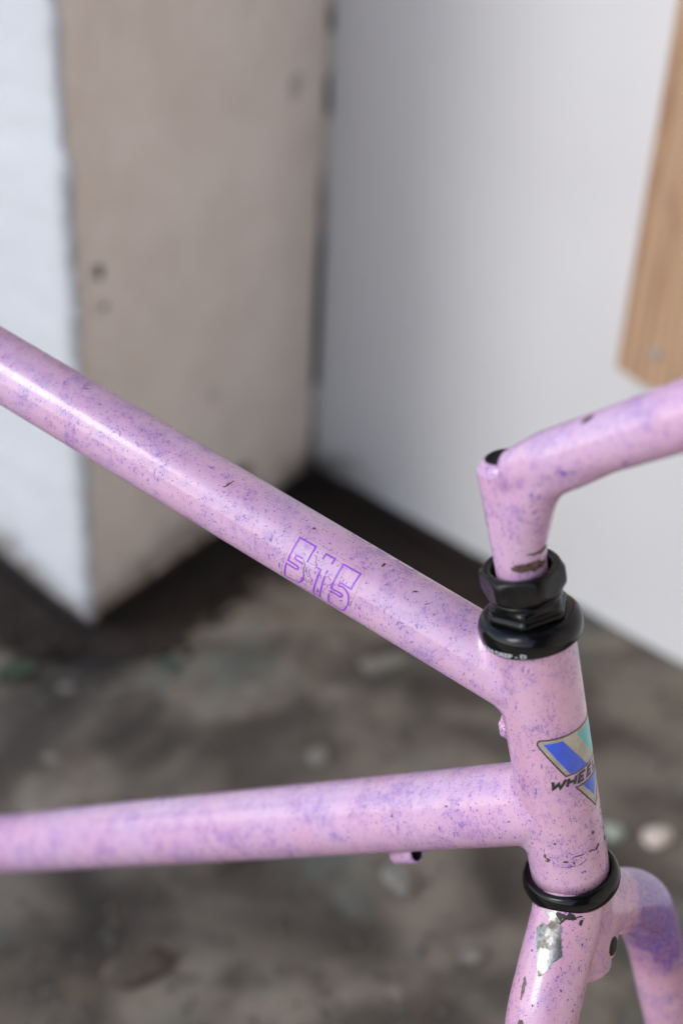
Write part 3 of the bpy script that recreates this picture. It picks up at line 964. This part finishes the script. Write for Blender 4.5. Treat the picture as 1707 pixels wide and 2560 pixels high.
# cable stop under the down tube
nd = V((0, 0, -1)) - du * -du.z; nd.normalize()
cs = DA + du * .093 + nd * (RD + .0040)
csb = bpy.data.objects.new('cable_stop', None); csb.parent = bike; csb.location = cs - bike.location; COL.objects.link(csb)
a_, b_ = lathe(cs + du * .0065, cs - du * .0065, [(.0, .0012), (.0, .0036), (.0008, .0044), (.0122, .0044), (.013, .0040), (.0128, .0034), (.003, .0032), (.0029, .0001)], 48)
o = pyd('barrel', a_, b_, [M['pink'], M['dark']], csb)
o.data.polygons.foreach_set('material_index', [1 if p_.index // 48 >= 5 else 0 for p_ in o.data.polygons])
a_, b_ = tube_geo([cs - nd * .0052 - du * .0010, cs - nd * .002], [.0040, .0030], 24)
pyd('mount', a_, b_, M['pink'], csb)

# snapped-off guide stub on the back of the head tube
bk = T + HU * .0480 - FW * RH + NQ * .003
sv, sf = [], []
bm = bmesh.new(); bmesh.ops.create_icosphere(bm, subdivisions=4, radius=1)
for v in bm.verts:
    c = v.co.copy(); k = 1 + .35 * noise.noise(c * 2.2) + .12 * noise.noise(c * 6)
    c *= k
    v.co = bk + HU * c.x * .0046 - FW * c.y * .0030 + NQ * c.z * .0030 + HU * 0
me = bpy.data.meshes.new('guide_stub'); bm.to_mesh(me); bm.free()
link('guide_stub', me, M['pink'], bike)


# ---- patches laid on the fork / stem skin: outline points (world) projected to the surface
def skin_patch(name, pts, bvh, mat, parent, off=.00015, maxe=.0012, rag=.0, seed=0):
    pts = [V(p) for p in pts]
    c = sum(pts, V()) / len(pts)
    nn = V((0, 0, 0))
    for i in range(len(pts)): nn += (pts[i] - c).cross(pts[(i + 1) % len(pts)] - c)
    nn.normalize()
    hit = bvh.find_nearest(c)
    if hit[1].dot(nn) < 0: nn = -nn
    ex = nn.orthogonal().normalized(); ey = nn.cross(ex)
    dense = []
    for i in range(len(pts)):
        a, b = pts[i], pts[(i + 1) % len(pts)]; m = max(1, int((a - b).length / .0006)) if rag else 1
        for k in range(m):
            q = a.lerp(b, k / m)
            if rag: q = q + ex * rag * noise.noise(q * 900 + V((seed, 0, 0))) + ey * rag * noise.noise(q * 900 + V((0, seed, 5)))
            dense.append(q)
    flat = [V(((q - c).dot(ex), (q - c).dot(ey), 0)) for q in dense]
    bm = bmesh.new(); vv = [bm.verts.new(q) for q in flat]
    for t in tessellate_polygon([flat]):
        try: bm.faces.new([vv[i] for i in t])
        except ValueError: pass
    for _ in range(6):
        lg = [e for e in bm.edges if e.calc_length() > maxe]
        if not lg: break
        bmesh.ops.subdivide_edges(bm, edges=lg, cuts=1); bmesh.ops.triangulate(bm, faces=bm.faces)
    for v in bm.verts:
        q = c + ex * v.co.x + ey * v.co.y
        h = bvh.ray_cast(q + nn * .02, -nn, .05)
        if h[0] is None: h = bvh.find_nearest(q)
        v.co = h[0] + h[1] * off
    me = bpy.data.meshes.new(name); bm.to_mesh(me); bm.free()
    return link(name, me, mat, parent)



steel_pts = [(0.10145,0.39705,0.4012),(0.10495,0.39413,0.4025),(0.10694,0.39104,0.40125),(0.10649,0.39042,0.40064),(0.10739,0.38874,0.39969),(0.1068,0.38709,0.39833),(0.10691,0.38404,0.39605),(0.10727,0.38062,0.39327),(0.10638,0.37998,0.39269),(0.10485,0.37948,0.39207),(0.10335,0.37939,0.39162),(0.10269,0.37818,0.39043),(0.10162,0.37724,0.38923),(0.10015,0.37675,0.38812),(0.09953,0.37618,0.3873),(0.0983,0.37632,0.3866),(0.09795,0.37829,0.38782),(0.09797,0.3818,0.39016),(0.0979,0.38467,0.39168),(0.09806,0.38861,0.39362),(0.0984,0.3931,0.39566),(0.09985,0.39282,0.39733),(0.10018,0.39342,0.39796),(0.10121,0.39228,0.39847),(0.10218,0.39161,0.39894),(0.10311,0.3919,0.39979),(0.1024,0.39391,0.4004),(0.1016,0.39609,0.40083)]
blade0 = [o for o in bike.children if o.name.startswith('fork_blade')][0]
crown = [o for o in bike.children if o.name.startswith('fork_crown')][0]
M['chip_rim'] = simple('chipped_paint_rim', (.50, .36, .40), .5)
cc_ = sum((V(p_) for p_ in steel_pts), V()) / len(steel_pts)
skin_patch('paint_rim', [V(p_) + (V(p_) - cc_).normalized() * .00022 for p_ in steel_pts], FORKBVH, M['chip_rim'], blade0, .00008, rag=.00030, seed=2)
skin_patch('bare_steel_patch', steel_pts, FORKBVH, M['steel'], blade0, .00016, rag=.00035, seed=2)
M['grime'] = simple('black_grime', (.028, .022, .018), .6, var=.6, vs_=900)
skin_patch('grime', [(0.10515,0.39406,0.40259),(0.10892,0.39308,0.40353),(0.11515,0.39277,0.40322),(0.11705,0.3929,0.40253),(0.1135,0.39221,0.40225),(0.11285,0.39157,0.40217),(0.10974,0.39141,0.40213),(0.10736,0.39117,0.40164),(0.1067,0.39038,0.40069),(0.10569,0.39164,0.40116)], FORKBVH, M['grime'], crown, .00012, rag=.0016, seed=5)
skin_patch('grime', [(0.11474,0.39167,0.40215),(0.11604,0.3920,0.4020),(0.11563,0.39123,0.40124),(0.11485,0.39018,0.40045),(0.11403,0.39043,0.40085)], FORKBVH, M['grime'], crown, .00012, rag=.0006, seed=8)
skin_patch('scrape', [(0.09362,0.37902,0.38345),(0.0940,0.37762,0.38325),(0.0936,0.37527,0.38154),(0.09226,0.37214,0.37772),(0.09161,0.373,0.3773),(0.09245,0.37557,0.3796),(0.09312,0.37804,0.38195)], FORKBVH, M['crack'], blade0, .00012, rag=.0006, seed=9)
skin_patch('scrape', [(0.09135,0.36712,0.3721),(0.09244,0.36629,0.37282),(0.0929,0.36519,0.37217),(0.09093,0.36638,0.37057)], FORKBVH, M['chip'], blade0, .00012, rag=.0005, seed=11)


def dots(name, items, bvh, mat, parent):
    bm = bmesh.new()
    for k, (c, sz) in enumerate(items):
        h = bvh.find_nearest(V(c)); nn = h[1]; ex = (HU - nn * HU.dot(nn)).normalized(); ey = nn.cross(ex)
        rnd = random.Random(k); el = rnd.uniform(.7, 1.4)
        ring = []
        for i in range(12):
            a = 2 * math.pi * i / 12; q = h[0] + (ex * math.cos(a) * el + ey * math.sin(a) / el) * sz * .5 * rnd.uniform(.8, 1.15)
            hh = bvh.find_nearest(q); ring.append(bm.verts.new(hh[0] + hh[1] * .00011))
        bm.faces.new(ring)
    me = bpy.data.meshes.new(name); bm.to_mesh(me); bm.free()
    o = link(name, me, mat, parent); o['kind'] = 'stuff'
    return o


dots('paint_drops', [((0.11546,0.38525,0.39513),.0012),((0.11499,0.38118,0.39086),.0006),((0.10668,0.37157,0.38433),.0010),((0.10954,0.37003,0.38123),.0008),((0.11183,0.36842,0.37654),.0011),((0.11263,0.37016,0.37817),.0008),((0.09794,0.36876,0.38014),.0007),((0.09632,0.38577,0.3904),.0012)], FORKBVH, M['drop'], blade0)
dots('dark_specks', [((0.09591,0.36867,0.37874),.0009),((.1175,.3870,.3962),.0006),((.1130,.3880,.3970),.0005),((.1172,.3840,.3925),.0005),((.1185,.3900,.3990),.0006),((.1100,.3790,.3900),.0005)], FORKBVH, M['chip'], blade0)
M['smear'] = simple('brown_grease_smear', (.10, .055, .045), .45, var=.6, vs_=500)
skin_patch('grease_smear', [(0.07294,0.41897,0.5502),(0.07502,0.41828,0.55135),(0.07765,0.41752,0.5523),(0.08206,0.41853,0.5536),(0.08689,0.42351,0.5508),(0.08392,0.41917,0.54921),(0.07931,0.41725,0.54897),(0.07449,0.41773,0.54877)], STEMBVH, M['smear'], stem, .00012, rag=.0009, seed=3)
skin_patch('grease_smear', [(0.07826,0.41729,0.55644),(0.08162,0.4181,0.55707),(0.08521,0.42104,0.55859),(0.08599,0.42258,0.55698),(0.08313,0.41918,0.55579),(0.07956,0.41754,0.55587)], STEMBVH, M['smear'], stem, .00012, rag=.0007, seed=4)
skin_patch('paint_chip', [(0.08804,0.40653,0.6146),(0.08919,0.40835,0.61574),(0.0909,0.40798,0.61719),(0.09189,0.40758,0.61804),(0.09115,0.40567,0.61756),(0.08955,0.4057,0.616)], STEMBVH, M['grime'], stem, .00012, rag=.0004, seed=6)
dots('paint_drops', [((.0842,.4040,.5978),.0020),((.0870,.4020,.5990),.0012),((.0765,.4120,.5850),.0014),((.078,.4135,.577),.0012),((.101,.392,.607),.0014)], STEMBVH, M['drop'], stem)


# ------------------------------------------------------------------ things lying on the ground
def stone(name, x, y, sx, sy, sz, rot, mat, label, cat, group=None, seed=0):
    bm = bmesh.new(); bmesh.ops.create_icosphere(bm, subdivisions=3, radius=1)
    for v in bm.verts:
        c = v.co.copy(); k = 1 + .30 * noise.noise(c * 1.3 + V((seed, 0, 0))) + .10 * noise.noise(c * 4 + V((seed, 3, 0)))
        v.co = V((c.x * k * sx, c.y * k * sy, c.z * k * sz))
    me = bpy.data.meshes.new(name); bm.to_mesh(me); bm.free()
    o = link(name, me, mat); o.location = (x, y, ground_z(x, y) + sz * .55); o.rotation_euler = (0, 0, rot)
    return tag(o, label, cat, group)


M['pale_stone'] = simple('pale_stone', (.62, .52, .44), .8, var=.15, vs_=40)
M['green_stone'] = simple('greenish_stone', (.34, .37, .30), .8, var=.2, vs_=40)
M['grey_stone'] = simple('grey_stone', (.22, .20, .17), .85, var=.25, vs_=40)
M['brown_stone'] = simple('brown_clod', (.085, .065, .048), .9, var=.3, vs_=40)
M['ground_grit'] = simple('ground_grit', (.11, .10, .085), .9)
M['leafgreen'] = simple('faded_leaf', (.035, .060, .030), .7, var=.2, vs_=60)
stone('pebble', .298, .848, .0135, .0090, .007, .3, M['pale_stone'], 'pale pinkish pebble on the ground right of the head tube, largest of the light stones', 'pebble', seed=1)
stone('pebble', .262, .852, .0085, .0095, .006, .9, M['green_stone'], 'pale greenish pebble on the ground close beside the head tube', 'pebble', seed=2)
stone('stone_flake', .0805, 1.067, .026, .009, .006, .45, M['grey_stone'], 'long grey stone flake on the ground under the top tube', 'stone', seed=3)
stone('pebble', .137, .719, .010, .006, .005, .2, M['grey_stone'], 'small grey pebble on the ground left of the fork', 'pebble', seed=4)
stone('stone_chip', -.045, .815, .020, .013, .007, .8, M['brown_stone'], 'brown stone chip on the ground just below the down tube', 'stone', seed=5)
stone('stone_chip', .085, .792, .017, .012, .007, 2.1, M['grey_stone'], 'grey stone chip on the ground under the cable stop', 'stone', seed=6)
stone('dirt_clod', -.105, .700, .026, .016, .008, .5, M['brown_stone'], 'flat brown clod of dirt at the lower left of the ground', 'dirt clod', seed=7)
stone('stone_chip', .02, .93, .012, .009, .005, 1.2, M['grey_stone'], 'small grey stone chip on the ground between the top tube and the down tube', 'stone', seed=9)


def leaf(x, y, L, W, rot, label, mat):
    rows = []
    n = 12
    vv = []; ff = []
    for i in range(n + 1):
        t = i / n; w = W * math.sin(math.pi * min(1, t * .98 + .01)) ** .8
        for j in (-1, -.5, 0, .5, 1):
            vv.append(V((L * (t - .5), w * j * .5, .004 + .006 * abs(j) * (1 - t) + .003 * math.sin(t * 5))))
    for i in range(n):
        for j in range(4):
            a = i * 5 + j; ff.append((a, a + 1, a + 6, a + 5))
    o = pyd('fallen_leaf', vv, ff, mat); o.location = (x, y, ground_z(x, y)); o.rotation_euler = (0, 0, rot)
    return tag(o, label, 'leaf')


leaf(-.262, 1.045, .050, .026, 1.1, 'dull green fallen leaf on the ground at the left below the pillar', M['leafgreen'])
leaf(-.118, 1.056, .030, .020, .2, 'small grey-green fallen leaf on the dark dirt below the pillar corner', simple('grey_leaf', (.07, .095, .075), .7))

# dirt banked along the foot of the walls
def clods(name, segs, count, seed, smin, smax, spread, mat):
    rnd = random.Random(seed)
    base = bmesh.new(); bmesh.ops.create_icosphere(base, subdivisions=1, radius=1)
    bv = [v.co.copy() for v in base.verts]; bf = [[v.index for v in f.verts] for f in base.faces]; base.free()
    vv = []; ff = []
    for _ in range(count):
        A_, B_, nn = segs[rnd.randrange(len(segs))]
        t = rnd.random(); d = abs(rnd.gauss(0, spread)) + .002
        p = A_.lerp(B_, t) + nn * d
        s = rnd.uniform(smin, smax); rz = rnd.random() * 6.3; k = len(vv)
        z = ground_z(p.x, p.y) + s * .2
        for c in bv:
            q = V((c.x * s * rnd.uniform(.8, 1.3), c.y * s * rnd.uniform(.7, 1.1), c.z * s * .6)); q.rotate(Matrix.Rotation(rz, 3, 'Z'))
            vv.append(V((p.x, p.y, z)) + q)
        ff += [[k + i for i in f] for f in bf]
    o = pyd(name, vv, ff, mat, smooth=False)
    return tag(o, kind='stuff')


dirt = clods('dirt', [(C1 + lf * .5, C1, n_left), (C1 + lf * .25, C1, n_left), (C1, C2, n_right), (C1, C2, n_right), (C2, C2 + wd * .28, n_wall)], 5200, 3, .003, .009, .030, M['soil'])
dirt['label'] = 'dark crumbly dirt banked along the foot of the pillar and wall'
A_ = V((-.45, .6, 0)); 
g_ = clods('gravel', [(V((-.5, .62, 0)), V((.5, .62, 0)), V((0, 1, 0)))], 900, 5, .0015, .004, .33, M['ground_grit'])
g_['label'] = 'fine grey grit scattered over the dirty ground'
